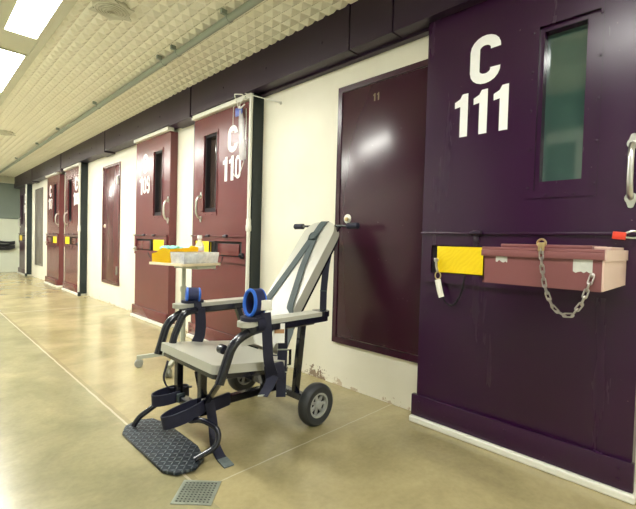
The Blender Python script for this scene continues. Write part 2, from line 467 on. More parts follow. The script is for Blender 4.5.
# header over the doors, built from butted lengths with open seams
SEAMS = [-2.6, -0.6, 1.43, 1.765, 3.85, 4.318, 6.39, 6.74, 8.79, 9.28, 11.3, 11.64, 13.58]
n = 4
for i, (a, c) in enumerate(zip(SEAMS, SEAMS[1:])):
    short = (c - a) < 0.6
    b = NB(); x0, z0 = (1.994, 2.225) if short and a > 3 else (2.0, 2.245)
    box(b, x0, WX, a + 0.006, c - 0.006, z0, 2.56)
    for yy in [a + 0.25 + 0.62 * k for k in range(int((c - a) / 0.62))]:
        if yy < c - 0.1 and not short: lathe(b, (x0, yy, 2.37), (-1, 0, 0), [(0.011, 0), (0.009, 0.006), (0, 0.009)], 10)
    where = f'plum steel header length above the doors'
    tag(obj('trim_%d' % n, b, M['header'], smooth=True), where, 'header', kind='structure'); n += 1
# pale running tracks above the closed doors, posts and floor sills
def trim(bm, m, label, cat='trim', smooth=False):
    global n
    o = tag(obj('trim_%d' % n, bm, m, smooth=smooth), label, cat, kind='structure'); n += 1
    return o

# ------------------------------------------------------------------ lettering: flat strokes on the door face
def glyph(ch):
    """strokes in a cell 1 wide by 1 high, plus filled polygons"""
    A = lambda cx, cy, rx, ry, a0, a1, k=10: [(cx + rx * math.cos(math.radians(a0 + (a1 - a0) * i / k)), cy + ry * math.sin(math.radians(a0 + (a1 - a0) * i / k))) for i in range(k + 1)]
    top = lambda a0, a1: A(.5, .70, .36, .20, a0, a1)
    if ch == 'C': return [A(.5, .72, .36, .18, -8, 180) + A(.5, .28, .36, .18, 180, 368)]
    if ch == '0': return [A(.5, .70, .34, .20, 0, 180) + A(.5, .30, .34, .20, 180, 360) + [(.84, .70)]]
    if ch == '6': return [A(.5, .70, .34, .22, 10, 180) + [(.16, .30)], A(.5, .30, .34, .22, 0, 360, 18)]
    if ch == '9': return [A(.5, .30, .34, .22, 190, 360) + [(.84, .70)], A(.5, .70, .34, .22, 0, 360, 18)]
    if ch == '8': return [A(.5, .72, .30, .18, 270, 630, 18), A(.5, .31, .34, .21, 90, 450, 18)]
    if ch == '7': return [[(.10, .90), (.88, .90), (.42, 0.0)]]
    return []

def lettering(bm, text, u0, u1, z0, z1, x):
    """u runs to the reader's right (towards -y)"""
    k = len(text); cw = (u1 - u0) / k
    for i, ch in enumerate(text):
        a = u0 + i * cw + cw * 0.06; w = cw * 0.88; h = z1 - z0
        P = lambda q: V((x, -(a + q[0] * w), z0 + q[1] * h))
        if ch == '1':
            poly = [(.38, 0), (.84, 0), (.84, 1), (.50, 1), (.36, .90), (.04, .84), (.04, .70), (.38, .72)]
            prism(bm, [P(q) for q in poly], (-0.0015, 0, 0)); continue
        sw = (0.050 if ch == 'C' else 0.030)
        for st in glyph(ch):
            pts = [P(q) for q in st]
            closed = (pts[0] - pts[-1]).length < 1e-4
            if closed: pts = pts[:-1]
            A, B = [], []
            m = len(pts)
            for j, p in enumerate(pts):
                t = (pts[(j + 1) % m] - pts[j - 1]) if closed else (pts[min(j + 1, m - 1)] - pts[max(j - 1, 0)])
                t.normalize(); nn = V((0, -t.z, t.y))
                s = sw / 2
                A.append(bm.verts.new(p + nn * s + V((-0.0015, 0, 0)))); B.append(bm.verts.new(p - nn * s + V((-0.0015, 0, 0))))
            for j in range(m if closed else m - 1):
                bm.faces.new((A[j], A[(j + 1) % m], B[(j + 1) % m], B[j]))

def chain(bm, pts, link=0.032, r=0.0028, wid=0.016):
    pts = [V(p) for p in pts]
    # resample
    d = [0]
    for a, c in zip(pts, pts[1:]): d.append(d[-1] + (c - a).length)
    k = max(2, round(d[-1] / (link * 0.74)))
    def at(s):
        for i in range(len(pts) - 1):
            if s <= d[i + 1]: return pts[i].lerp(pts[i + 1], (s - d[i]) / max(1e-6, d[i + 1] - d[i]))
        return pts[-1]
    for i in range(k):
        a, c = at(d[-1] * i / k), at(d[-1] * (i + 1) / k)
        t = (c - a).normalized(); ctr = (a + c) / 2
        h = V((1, 0, 0)) if i % 2 else V((0.25, 1, 0.25))
        s = h - t * h.dot(t); s.normalize()
        L, w = link / 2, wid / 2
        ps = []
        for q in range(14):
            an = 2 * PI * q / 14
            x = math.cos(an); y = math.sin(an)
            ps.append(ctr + t * (w * x + (L - w) * (1 if x > 0.01 else -1 if x < -0.01 else 0)) + s * w * y)
        sweep(bm, ps, circ(r, 6), t.cross(s), closed=True)

def sag(a, c, drop, k=14):
    a, c = V(a), V(c)
    return [a.lerp(c, i / k) + V((0, 0, -drop * 4 * (i / k) * (1 - i / k))) for i in range(k + 1)]

# ------------------------------------------------------------------ cell doors
DW = 0.99
DWS = {3: 0.96, 5: 0.97}
def slab_with_hole(bm, x0, x1, ya, yb, z0, z1, ha, hb, hz0, hz1):
    """slab between ya>yb with a rectangular hole ha>hb"""
    box(bm, x0, x1, yb, hb, z0, z1); box(bm, x0, x1, ha, ya, z0, z1)
    box(bm, x0, x1, hb, ha, z0, hz0); box(bm, x0, x1, hb, ha, hz1, z1)

def cell_door(idx, num, yl, odd, label, dark=False, far=False):
    dm = M['dark_door'] if dark else M['shaded_door'] if idx == 1 else M['door']
    DW = DWS.get(idx, 0.99)
    win = (0.535, 0.77) if odd and idx > 1 else (0.578, 0.815) if odd else (0.20, 0.44)
    wy0, wy1 = yl - win[0], yl - win[1]
    wz0, wz1 = 1.27, 2.02
    top = 2.245 if idx == 1 else 2.20
    d = thing('door_%d' % idx, label, 'cell door', (DX, yl - DW / 2, 0.0), kind='structure')
    b = NB(); slab_with_hole(b, DX, WX - 0.002, yl, yl - DW, 0.035, top, wy0, wy1, wz0, wz1)
    obj('door_leaf', b, dm, d, False)
    # window: bolted flange, inner frame, pane
    b = NB()
    fy0, fy1, fz0, fz1 = wy0 + 0.036, wy1 - 0.012, wz0 - 0.036, wz1 + 0.03
    slab_with_hole(b, DX - 0.006, DX, fy0, fy1, fz0, fz1, wy0, wy1, wz0, wz1)
    if not far:
        for i in range(5):
            z = fz0 + 0.05 + (fz1 - fz0 - 0.1) * i / 4
            for y in (fy0 - 0.012, fy1 + 0.008): lathe(b, (DX - 0.006, y, z), (-1, 0, 0), [(0.007, 0), (0.006, 0.004), (0, 0.006)], 8)
        for f in (0.3, 0.7):
            lathe(b, (DX - 0.006, fy0 + (fy1 - fy0) * f, fz0 + 0.013), (-1, 0, 0), [(0.007, 0), (0.006, 0.004), (0, 0.006)], 8)
    wf = obj('window_frame', b, dm, d)
    b = NB(); slab_with_hole(b, DX + 0.012, DX + 0.058, wy0, wy1, wz0, wz1, wy0 - 0.018, wy1 + 0.050, wz0 + 0.042, wz1 - 0.022)
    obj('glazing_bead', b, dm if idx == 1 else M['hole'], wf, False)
    b = NB(); box(b, DX + 0.058, DX + 0.07, wy1 + 0.002, wy0 - 0.002, wz0 + 0.002, wz1 - 0.002)
    obj('pane', b, M['glass'] if idx == 1 else M['darkglass'], wf, False, label='greenish security glass')
    # stencilled cell number
    b = NB()
    n0 = 0.168 if odd else 0.54
    dz = 0.0 if idx == 1 else -0.035
    if odd and idx > 1: n0 -= 0.045
    lettering(b, 'C', -(yl - n0 - 0.075), -(yl - n0 - 0.240), 1.83 + dz, 2.07 + dz, DX)
    lettering(b, num, -(yl - n0 + 0.006), -(yl - n0 - 0.30), 1.578 + dz, 1.80 + dz, DX)
    obj('cell_number', b, M['white'], d, False, label='white stencilled cell number')
    # pull handle
    hy = yl - ((0.945 if idx == 1 else 0.925) if odd else 0.155)
    b = NB()
    hp = [(DX, hy, 1.215), (DX - 0.030, hy, 1.222), (DX - 0.050, hy, 1.26), (DX - 0.054, hy, 1.33), (DX - 0.050, hy, 1.39), (DX - 0.030, hy, 1.428), (DX, hy, 1.435)]
    tube(b, hp, 0.011, 10, 0.03)
    for z, s in ((1.215, -1), (1.435, 1)):
        prism(b, [(DX - 0.007, hy + 0.022 * math.cos(a), z + (0.022 + (0.018 if math.sin(a) * s > 0.9 else 0)) * math.sin(a)) for a in [2 * PI * i / 16 for i in range(16)]], (0.007, 0, 0))
    obj('pull_handle', b, M['steel'], d)
    # kick channel at the foot
    b = NB(); box(b, DX - 0.028, DX, yl - DW - 0.01, yl + 0.018, 0.036, 0.155, 0.004)
    for dy in (0.03, 0.5, 0.95):
        for z in (0.075, 0.12): lathe(b, (DX - 0.028, yl - dy, z), (-1, 0, 0), [(0.008, 0), (0.006, 0.004), (0, 0.005)], 8)
    obj('kick_channel', b, dm, d)
    # food hatch: raised plate with an opening, its sliding yellow plate and an angle on top
    hz0, hz1 = 0.803, 1.04 if idx > 1 else 1.073
    b = NB()
    ha, hb = yl - 0.022, yl - DW + 0.03
    if idx == 1: hb = yl - DW + 0.01
    oz0, oz1 = 0.855, 1.005 if idx == 1 else 0.992
    o0, o1 = ha - 0.05, hb + 0.06
    slab_with_hole(b, DX - 0.02, DX - 0.0005, ha, hb, hz0, hz1, o0, o1, oz0, oz1)
    box(b, DX - 0.034, DX - 0.020, hb - 0.01, ha + 0.01, hz1 - 0.008, hz1 + 0.004, 0.002)
    hp_ = obj('hatch_plate', b, dm, d)
    b = NB(); box(b, DX - 0.0035, DX - 0.0005, o1, o0, oz0, oz1)
    if idx > 1:
        # the slot proper has a maroon flap, darker round its edge
        sl0, sl1 = ((o0 - 0.03, yl - 0.50) if odd else (yl - 0.50, o1 + 0.05))
    obj('slot_recess', b, M['hole'], hp_, False)
    if idx > 1:
        b = NB(); box(b, DX - 0.014, DX - 0.004, sl1, sl0, oz0 + 0.01, oz1 - 0.022, 0.003)
        obj('hatch_flap', b, dm, hp_)
        y0, y1 = ((yl - 0.58, yl - 0.90) if odd else (yl - 0.085, yl - 0.37))
    else:
        y0, y1 = yl - 0.105, yl - 0.62
    b = NB(); box(b, DX - 0.016, DX - 0.003, y1, y0, oz0 + 0.004, oz1 - 0.004, 0.003)
    obj('slot_shutter', b, M['yplate'], hp_, False, label='yellow embossed shutter')
    # hasps along the top edge
    for f in ((0.32,) if idx == 1 else (0.35, 0.68)):
        y = ha + (hb - ha) * f
        b = NB(); box(b, DX - 0.040, DX - 0.019, y - 0.022, y + 0.022, hz1 - 0.012, hz1 + 0.012, 0.004)
        cyl(b, (DX - 0.04, y - 0.03, hz1 - 0.002), (DX - 0.04, y + 0.03, hz1 - 0.002), 0.009, 10)
        if idx == 1: box(b, DX - 0.034, DX - 0.019, y - 0.014, y + 0.014, hz1 - 0.05, hz1 - 0.012, 0.003)
        obj('hinge', b, M['header'], hp_)
    if idx in (2, 3, 4, 5):
        # black hasp loop between shutter and flap, thin wire loop under it
        y = (yl - 0.53) if odd else (yl - 0.43)
        b = NB(); sq = [(DX - 0.03, y - 0.05, 0.875), (DX - 0.03, y + 0.05, 0.875), (DX - 0.03, y + 0.05, 0.985), (DX - 0.03, y - 0.05, 0.985)]
        if idx == 2: sweep(b, sq, circ(0.008, 8), (1, 0, 0), closed=True)
        else: box(b, DX - 0.03, DX - 0.016, y - 0.018, y + 0.018, 0.86, 0.99, 0.003)
        obj('hasp', b, M['cable'], hp_)
        b = NB()
        tube(b, sag((DX - 0.024, y + 0.08, 0.835), (DX - 0.024, y - 0.18, 0.85), 0.12 if idx == 2 else 0.09), 0.003, 6)
        obj('wire_loop', b, M['cable'], hp_)
        b = NB(); yy = (o0 - 0.02) if odd else (o1 - 0.015)
        lathe(b, (DX - 0.02, yy, 0.87), (-1, 0, 0), [(0.026, 0), (0.026, 0.02), (0.012, 0.024), (0.01, 0.04), (0, 0.042)], 14)
        obj('slot_lock', b, M['hole'] if not odd else M['steel'], hp_)
    return d

DL = {1: 1.225, 2: 3.872, 3: 5.375, 4: 8.72, 5: 10.12, 6: 13.13}
cell_door(1, '111', DL[1], True, 'maroon steel cell door stencilled C 111, nearest the viewer')
cell_door(2, '110', DL[2], False, 'maroon cell door stencilled C 110 behind the restraint chair')
cell_door(3, '109', DL[3], True, 'maroon cell door stencilled C 109 behind the small table')
cell_door(4, '108', DL[4], False, 'maroon cell door stencilled C 108, right of the far pair', far=True)
cell_door(5, '107', DL[5], True, 'maroon cell door stencilled C 107, left of the far pair', far=True)
cell_door(6, '106', DL[6], False, 'dark cell door stencilled C 106 at the far end', dark=True, far=True)

for k in (2, 3, 4, 5):
    yl = DL[k]
    b = NB(); box(b, 2.022, 2.10, yl - DWS.get(k, DW), yl, 2.203, 2.243, 0.003)
    trim(b, M['whitemetal'], 'pale running track above a cell door')
for k in range(1, 7):
    yl = DL[k]
    b = NB(); box(b, DX - 0.045, WX - 0.001, yl - DWS.get(k, DW) - 0.02, yl + 0.02, 0.0005, 0.034, 0.006)
    trim(b, M['whitemetal'], 'pale floor sill under a cell door')
# receiving posts at the right of the even-numbered doors, each with a white pipe in front
for k, where in ((2, 'C 110'), (4, 'C 108'), (6, 'C 106')):
    y = DL[k] - DW
    b = NB(); box(b, 2.045, WX - 0.001, y - 0.040, y - 0.012, 0.035, 2.243)
    trim(b, M['post'], 'dark green steel post at the right of door ' + where, 'post')
    t = thing('conduit_pipe', 'thin white vertical pipe beside cell door ' + where, 'pipe', (2.03, y - 0.04, 0.0), group='white pipes beside the even-numbered doors')
    b = NB(); cyl(b, (2.028, y - 0.022, 0.0), (2.028, y - 0.022, 2.235), 0.016, 14)
    obj('pipe', b, M['whitemetal'], t)
    b = NB(); lathe(b, (2.028, y - 0.022, 1.08), (0, 0, 1), [(0.017, 0), (0.024, 0.01), (0.024, 0.05), (0.021, 0.055), (0.021, 0.10), (0.017, 0.11)], 14)
    obj('coupling', b, M['whitemetal'], t)
    b = NB(); box(b, 2.0, 2.044, y - 0.10, y - 0.06, 0.0005, 0.07, 0.005)
    obj('foot_block', b, M['post'], t)
# dark edging at the left of the even-numbered doors of each pair
for yb in (3.875, 8.725):
    b = NB(); box(b, 2.062, WX - 0.001, yb + 0.0005, yb + 0.016, 0.036, 2.20)
    trim(b, M['header'], 'dark edging strip beside a cell door')
# dark corner between the header and the wall
b = NB(); box(b, 2.10, WX - 0.001, 1.24, 2.84, 2.228, 2.244)
trim(b, M['header'], 'dark strip under the header')

# flush steel panels in the wall
def access_panel(idx, y0, y1, m, label, knob=True, hinge=False):
    d = thing('door_%d' % idx, label, 'access panel', (WX, (y0 + y1) / 2, 0.3), kind='structure')
    b = NB()
    slab_with_hole(b, WX - 0.014, WX - 0.001, y0, y1, 0.303, 2.087, y0 - 0.036, y1 + 0.036, 0.345, 2.05)
    obj('panel_frame', b, m, d, False)
    b = NB(); box(b, WX - 0.010, WX - 0.0005, y1 + 0.040, y0 - 0.040, 0.349, 2.046, 0.002)
    obj('panel_leaf', b, m, d)
    if knob:
        ky = y0 - 0.115
        b = NB(); lathe(b, (WX - 0.009, ky, 1.172), (-1, 0, 0), [(0.032, 0), (0.032, 0.003), (0.028, 0.006), (0.0, 0.006)], 24)
        e = obj('lock_plate', b, M['whitemetal'], d, label='pale oval lock plate')
        b = NB(); lathe(b, (WX - 0.015, ky, 1.168), (-1, 0, 0), [(0.014, 0), (0.013, 0.012), (0.006, 0.014), (0, 0.014)], 16)
        obj('lock_cylinder', b, M['brass'], e)
    if hinge:
        for z in (0.52, 1.83):
            b = NB(); cyl(b, (WX - 0.018, y1 + 0.06, z - 0.06), (WX - 0.018, y1 + 0.06, z + 0.06), 0.014, 10)
            obj('hinge', b, M['steel'], d)
    return d
access_panel(7, 1.968, 1.20, M['shaded_panel'], 'flush maroon wall panel between cells C 110 and C 111')
p1 = bpy.data.objects['door_7']
b = NB()
lettering(b, '1', -1.665, -1.640, 1.93, 1.98, WX - 0.0105); lettering(b, '1', -1.635, -1.610, 1.93, 1.98, WX - 0.0105)
obj('faded_mark', b, mat('faded_paint_mark', (0.20, 0.14, 0.09), 0.6), p1, False, label='small faded painted mark')
access_panel(8, 6.90, 6.17, M['panel'], 'flush maroon wall panel between cells C 108 and C 109', hinge=True)
access_panel(9, 11.70, 10.93, M['grey_panel'], 'flush grey wall panel between cells C 106 and C 107', knob=False)
# opposite side of the corridor, met only in reflections and from a step aside
b = NB(); box(b, LX, -0.30, Y0, Y1, 2.245, 2.62)
trim(b, M['header'], 'plum steel header along the left wall', 'header')
for i, y in enumerate((1.10, 6.0, 10.9)):
    b = NB(); box(b, LX, LX + 0.014, y, y + 0.75, 0.30, 2.08)
    trim(b, M['dark_door'], 'dark flush panel on the left wall', 'access panel')

# ------------------------------------------------------------------ hatch box, chains, padlock at C 111
BX, by0, by1 = 1.62, 0.685, 0.282       # front face, left and right ends
t = thing('hatch_box', 'dusty maroon steel box with pale end projecting from the food hatch of door C 111', 'box', (BX, by1, 0.86))
b = NB()
for q in ((BX, BX + 0.006, by1 + 0.006, by0, 0.868, 0.976), (BX, 2.036, by0 - 0.006, by0, 0.868, 0.99), (BX, 2.036, by1 + 0.006, by0, 0.862, 0.868)): box(b, *q)
obj('body', b, M['boxpaint'], t, False)
b = NB(); box(b, BX - 0.002, 2.036, by1, by1 + 0.006, 0.864, 0.988, 0.001)
box(b, BX - 0.004, 2.036, by1 - 0.005, by1, 0.964, 1.004, 0.001)
obj('end_plate', b, M['end_tone'], t, False, label='pale pink end plate')
b = NB(); box(b, BX - 0.006, 2.030, by1, by0 + 0.005, 0.990, 1.004, 0.003); box(b, BX - 0.008, BX - 0.001, by1, by0 + 0.006, 0.968, 0.992, 0.002)
lid = obj('lid', b, M['boxpaint'], t)
b = NB(); box(b, 1.74, 2.0, by1 + 0.06, by0 - 0.02, 1.004, 1.018, 0.003)
obj('raised_panel', b, M['boxpaint'], lid)
b = NB(); box(b, 1.76, 2.0, by1 + 0.005, by1 + 0.058, 1.004, 1.014, 0.002)
obj('hinge_plate', b, M['end_tone'], lid)
for ya, yb, z0, z1 in ((0.372, 0.315, 0.921, 0.968), (0.635, 0.592, 0.944, 0.967)):
    b = NB()
    k = 7; poly = [(BX - 0.0012, ya, z1), (BX - 0.0012, yb, z1)] + [(BX - 0.0012, yb + (ya - yb) * i / k, z0 + 0.012 * random.random()) for i in range(k + 1)]
    prism(b, poly, (0.001, 0, 0))
    obj('tape_patch', b, M['tape'], t, False, label='torn silver tape')
b = NB()
pth = [(BX + 0.02, 0.478, 1.015), (BX - 0.012, 0.472, 1.006), (BX - 0.014, 0.468, 0.95), (BX - 0.014, 0.455, 0.87), (BX - 0.014, 0.432, 0.805), (BX - 0.014, 0.400, 0.772), (BX - 0.014, 0.365, 0.776), (BX - 0.014, 0.338, 0.82), (BX - 0.012, 0.322, 0.88), (BX - 0.006, 0.314, 0.913)]
chain(b, pth, 0.034, 0.0026, 0.014)
obj('chain', b, M['chain'], t, label='steel link chain')
b = NB()
lathe(b, (BX - 0.001, 0.314, 0.917), (-1, 0, 0), [(0.008, 0), (0.008, 0.006), (0.004, 0.01), (0, 0.011)], 10)
obj('chain_stud', b, M['chain'], t)
b = NB()
ring(b, (BX + 0.012, 0.478, 1.022), (0.6, 0.8, 0), (0, 0, 1), 0.022, 0.014, circ(0.004, 8), 20)
frame_box(b, (BX - 0.010, 0.472, 1.008), (1, 0, 0), (0, 1, 0), (0, 0, 1), 0.006, 0.010, 0.016, 0.003)
obj('snap_hook', b, M['brass'], t)

t = thing('hatch_chain', 'short chain with pale snap hook hanging below the yellow shutter of door C 111', 'chain', (2.03, 1.1, 0.86))
b = NB(); ring(b, (2.026, 1.10, 0.842), (0, 1, 0), (0, 0, 1), 0.016, 0.020, circ(0.0035, 8), 20)
obj('ring', b, M['brass'], t)
b = NB(); tube(b, [(2.024, 1.112, 0.925), (2.022, 1.108, 0.89), (2.024, 1.102, 0.862)], 0.007, 8)
lathe(b, (2.03, 1.112, 0.925), (-1, 0, 0), [(0.012, 0), (0.012, 0.01), (0, 0.014)], 12)
obj('hook_bar', b, M['chain'], t)
b = NB(); sweep(b, [(2.022, 1.098, 0.82), (2.020, 1.090, 0.79), (2.019, 1.080, 0.755), (2.019, 1.070, 0.728)], [(a * 1.0, c * 0.5) for a, c in circ(0.017, 10)], (0, 1, 0))
obj('snap_hook', b, M['whitemetal'], t, label='pale worn snap hook')
b = NB(); chain(b, [(2.024, 1.066, 0.73), (2.024, 1.05, 0.70), (2.024, 1.022, 0.688), (2.024, 0.995, 0.70), (2.024, 0.972, 0.74), (2.024, 0.955, 0.79), (2.026, 0.950, 0.85)], 0.020, 0.002, 0.010)
obj('chain', b, M['cable'], t)

t = thing('padlock', 'red padlock at the right end of the hatch on door C 111', 'padlock', (2.02, 0.30, 1.06))
b = NB(); frame_box(b, (2.005, 0.305, 1.062), (1, 0, 0), (0, 1, 0.1), (0, -0.1, 1), 0.009, 0.022, 0.015, 0.003)
obj('body', b, M['red'], t)
b = NB(); tube(b, [(2.005, 0.285, 1.072), (2.005, 0.262, 1.082), (2.012, 0.240, 1.074), (2.02, 0.238, 1.058), (2.005, 0.260, 1.052), (2.005, 0.285, 1.055)], 0.004, 8, 0.015)
obj('shackle', b, M['steel'], t)

# ------------------------------------------------------------------ restraint chair
CY = 1.905
ch = thing('restraint_chair', 'wheeled black steel restraint chair with pale grey padding, facing left across the corridor', 'chair', (1.25, CY, 0.0))
mir = lambda y: 2 * CY - y
# seat, sloping back a little
def pad(bm, x0, z0, x1, z1, y0, y1, th, r):
    """cushion: rounded rectangle in plan, laid on a slope"""
    d = V((x1 - x0, 0, z1 - z0)); L = d.length; d.normalize(); up = V((0, 0, 1)) - d * d.z; up.normalize()
    out = []
    for cx, cy, a0 in ((r, y0 + r, 180), (r, y1 - r, 90), (L - r, y1 - r, 0), (L - r, y0 + r, 270)):
        for i in range(6):
            a = math.radians(a0 + 90 - 90 * i / 5) if False else math.radians(a0 + (90 if a0 in (180,) else 90) - 18 * i)
            out.append((cx + r * math.cos(a), cy + r * math.sin(a)))
    poly = [V((x0, 0, z0)) + d * u + V((0, v, 0)) - up * th for u, v in out]
    prism(bm, poly, up * th)
    return d, up
def pad_poly(L, y0, y1, r0, r1):
    out = []
    for cx, cy, a0, r in ((r0, y0 + r0, 180, r0), (L - r1, y0 + r1, 270, r1), (L - r1, y1 - r1, 0, r1), (r0, y1 - r0, 90, r0)):
        for i in range(7):
            a = math.radians(a0 + 15 * i); out.append((cx + r * math.cos(a), cy + r * math.sin(a)))
    return out
def slope_pad(x0, z0, x1, z1, y0, y1, th, r0, r1, bev, taper=0.0):
    bm = NB()
    d = V((x1 - x0, 0, z1 - z0)); L = d.length; d.normalize(); up = V((-d.z, 0, d.x))
    cyy = (y0 + y1) / 2
    poly = [V((x0, 0, z0)) + d * u + V((0, cyy + (v - cyy) * (1 - taper * (u / L)), 0)) - up * th for u, v in pad_poly(L, y0, y1, r0, r1)]
    prism(bm, poly, up * th)
    if bev: bevel_all(bm, bev, 3, 50)
    return bm, d, up
bm, d, up = slope_pad(0.980, 0.430, 1.44, 0.372, 1.625, mir(1.625), 0.042, 0.022, 0.03, 0.017)
obj('seat', bm, M['vinyl'], ch, label='pale grey vinyl seat pad')
bm, d, up = slope_pad(0.990, 0.386, 1.45, 0.328, 1.635, mir(1.635), 0.026, 0.02, 0.03, 0.004)
obj('seat_pan', bm, M['black'], ch)
# backrest
BYC = 1.918
P0, P1 = V((1.43, 0, 0.40)), V((1.965, 0, 1.14))
bm, bd, bu = slope_pad(P0.x, P0.z, P1.x, P1.z, BYC - 0.155, BYC + 0.155, 0.060, 0.03, 0.10, 0.020, 0.10)
obj('backrest', bm, M['vinyl'], ch, label='tall pale grey vinyl back pad')
q0, q1 = P0 - bu * 0.061, P1 - bu * 0.061 - bd * 0.02
bm, _, _ = slope_pad(q0.x, q0.z, q1.x, q1.z, BYC - 0.155, BYC + 0.155, 0.014, 0.03, 0.10, 0.003, 0.10)
obj('back_board', bm, M['black'], ch)
onback = lambda z, y, lift=0.004: V((P0.x + (P1.x - P0.x) * (z - P0.z) / (P1.z - P0.z), y, z)) + bu * lift
# push bar with grips behind the top of the back
hb = thing_x = None
b = NB(); cyl(b, (1.985, 1.72, 1.115), (1.985, 2.15, 1.115), 0.008, 12)
for y in (1.80, 2.01): sqtube(b, [(1.995, y, 1.115), (1.90, y, 0.99)], 0.022)
bar = obj('push_bar', b, M['black'], ch)
for a, c in ((1.640, 1.730), (2.145, 2.235)):
    b = NB(); lathe(b, (1.995, a, 1.115), (0, 1, 0), [(0.014, 0), (0.020, 0.004), (0.0195, 0.05), (0.020, c - a - 0.004), (0.014, c - a)], 16)
    obj('grip', b, M['webbing'], bar, label='black rubber grip')
# arm rests
for near, ay in ((True, 1.575), (False, mir(1.575))):
    s = 1 if near else -1                     # direction of the chair's middle
    bm, _, _ = slope_pad(1.075, 0.626, 1.60, 0.626, ay - 0.042, ay + 0.042, 0.024, 0.04, 0.03, 0.009)
    ar = obj('armrest', bm, M['vinyl'], ch, label='pale grey arm pad')
    b = NB(); bm2 = b
    prism(b, [V((1.12 + u, ay + v, 0.574)) for u, v in pad_poly(0.53, -0.045, 0.045, 0.03, 0.045)], (0, 0, 0.030)); bevel_all(b, 0.004)
    prism(b, [V((1.585 + u, ay + v, 0.598)) for u, v in pad_poly(0.075, -0.046, 0.046, 0.01, 0.045)], (0, 0, 0.030))
    obj('arm_channel', b, M['black'], ar)
    b = NB()
    tube(b, fillet([(1.55, ay, 0.578), (1.15, ay, 0.580), (1.045, ay, 0.535), (0.985, ay + s * 0.01, 0.355)], 0.08, 8), 0.022, 14)
    obj('arm_tube', b, M['black'], ch)
    if not near:
        b = NB(); iy = ay + s * 0.075
        tube(b, fillet([(1.18, iy, 0.592), (1.10, iy, 0.585), (1.04, iy, 0.44), (1.03, iy, 0.345)], 0.05, 6), 0.020, 12)
        obj('inner_arm_tube', b, M['black'], ch)
    b = NB(); sqtube(b, [(1.58, ay + s * 0.155, 0.145), (1.495, ay + s * 0.02, 0.585)], 0.040, (1, 0, 0), 0.032)
    obj('rear_post', b, M['black'], ch)
    if near: b = NB(); sqtube(b, [(0.985, ay + s * 0.01, 0.362), (1.030, ay + s * 0.21, 0.19)], 0.036, (1, 0, 0), 0.016)
    if near: obj('brace', b, M['black'], ch)
    b = NB(); sqtube(b, [(1.012, CY - s * 0.122, 0.158), (1.012, CY - s * 0.122, 0.37)], 0.036, (1, 0, 0))
    obj('front_post', b, M['black'], ch)
b = NB()
sqtube(b, [(1.58, CY, 0.125), (1.02, CY, 0.135)], 0.042)
sqtube(b, [(1.012, CY - 0.14, 0.165), (1.012, CY + 0.14, 0.165)], 0.040, (1, 0, 0))
sqtube(b, [(1.50, CY, 0.125), (1.44, CY, 0.30)], 0.04)
sqtube(b, [(1.56, CY, 0.135), (1.70, CY, 0.60)], 0.036)
box(b, 1.10, 1.44, CY - 0.02, CY + 0.02, 0.285, 0.315)
sqtube(b, [(1.10, CY, 0.135), (1.06, CY, 0.32)], 0.036)
obj('base_spine', b, M['black'], ch)
b = NB(); sqtube(b, [(1.58, 1.60, 0.125), (1.58, mir(1.60), 0.125)], 0.042, (1, 0, 0)); cyl(b, (1.58, 1.55, 0.115), (1.58, mir(1.55), 0.115), 0.010, 10)
obj('axle', b, M['black'], ch)
for wy, s in ((1.562, -1), (mir(1.562), 1)):
    b = NB(); o = (1.58, wy, 0.116)
    prof = [(0.068, -0.028), (0.100, -0.033), (0.112, -0.024), (0.116, -0.010), (0.116, 0.010), (0.112, 0.024), (0.100, 0.033), (0.068, 0.028)]
    lathe(b, o, (0, 1, 0), prof, 40, True)
    w = obj('tyre', b, M['rubber'], ch, label='worn grey-black tyre')
    b = NB()
    lathe(b, o, (0, 1, 0), [(0.069, -0.028), (0.069, 0.028), (0.058, 0.028), (0.056, 0.016), (0.056, -0.016), (0.058, -0.028)], 40, True)
    lathe(b, o, (0, 1, 0), [(0.0, -0.031), (0.018, -0.031), (0.022, -0.022), (0.022, 0.022), (0.018, 0.031), (0.0, 0.031)], 24)
    for i in range(7):
        a = 2 * PI * i / 7
        u = V((math.cos(a), 0, math.sin(a))); v = V((-math.sin(a), 0, math.cos(a)))
        frame_box(b, V(o) + u * 0.038, u, V((0, 1, 0)), v, 0.021, 0.017, 0.0085, 0.002)
    h = obj('wheel_hub', b, M['wheelgrey'], w, label='grey spoked wheel hub')
    b = NB(); lathe(b, o, (0, 1, 0), [(0.0, -0.008), (0.055, -0.008), (0.055, 0.008), (0.0, 0.008)], 30)
    obj('wheel_web', b, M['hole'], w)
# foot plate
b = NB()
pl = [(.762, 1.66), (.795, 1.60), (.87, 1.575), (.935, 1.62), (.965, 1.73), (.965, 2.06), (.935, 2.165), (.87, 2.21), (.80, 2.185), (.762, 2.12)]
prism(b, [V((x, y, 0.004 + (x - 0.762) * 0.06)) for x, y in pl], (0, 0, 0.012)); bevel_all(b, 0.004, 2)
fp = obj('foot_plate', b, M['tread'], ch, label='worn black tread-plate foot board')
b = NB(); tube(b, fillet([(0.885, 1.615, 0.034), (0.985, 1.59, 0.07), (1.005, 1.61, 0.135), (0.965, 1.70, 0.165), (0.93, 1.77, 0.14), (1.0, 1.80, 0.15)], 0.06, 8), 0.013, 12)
obj('foot_tube', b, M['black'], ch)
b = NB(); tube(b, fillet([(0.82, 2.13, 0.030), (0.845, 2.125, 0.07), (1.0, 2.09, 0.165), (1.012, 2.04, 0.165)], 0.03, 6), 0.014, 12)
obj('foot_tube', b, M['black'], ch)
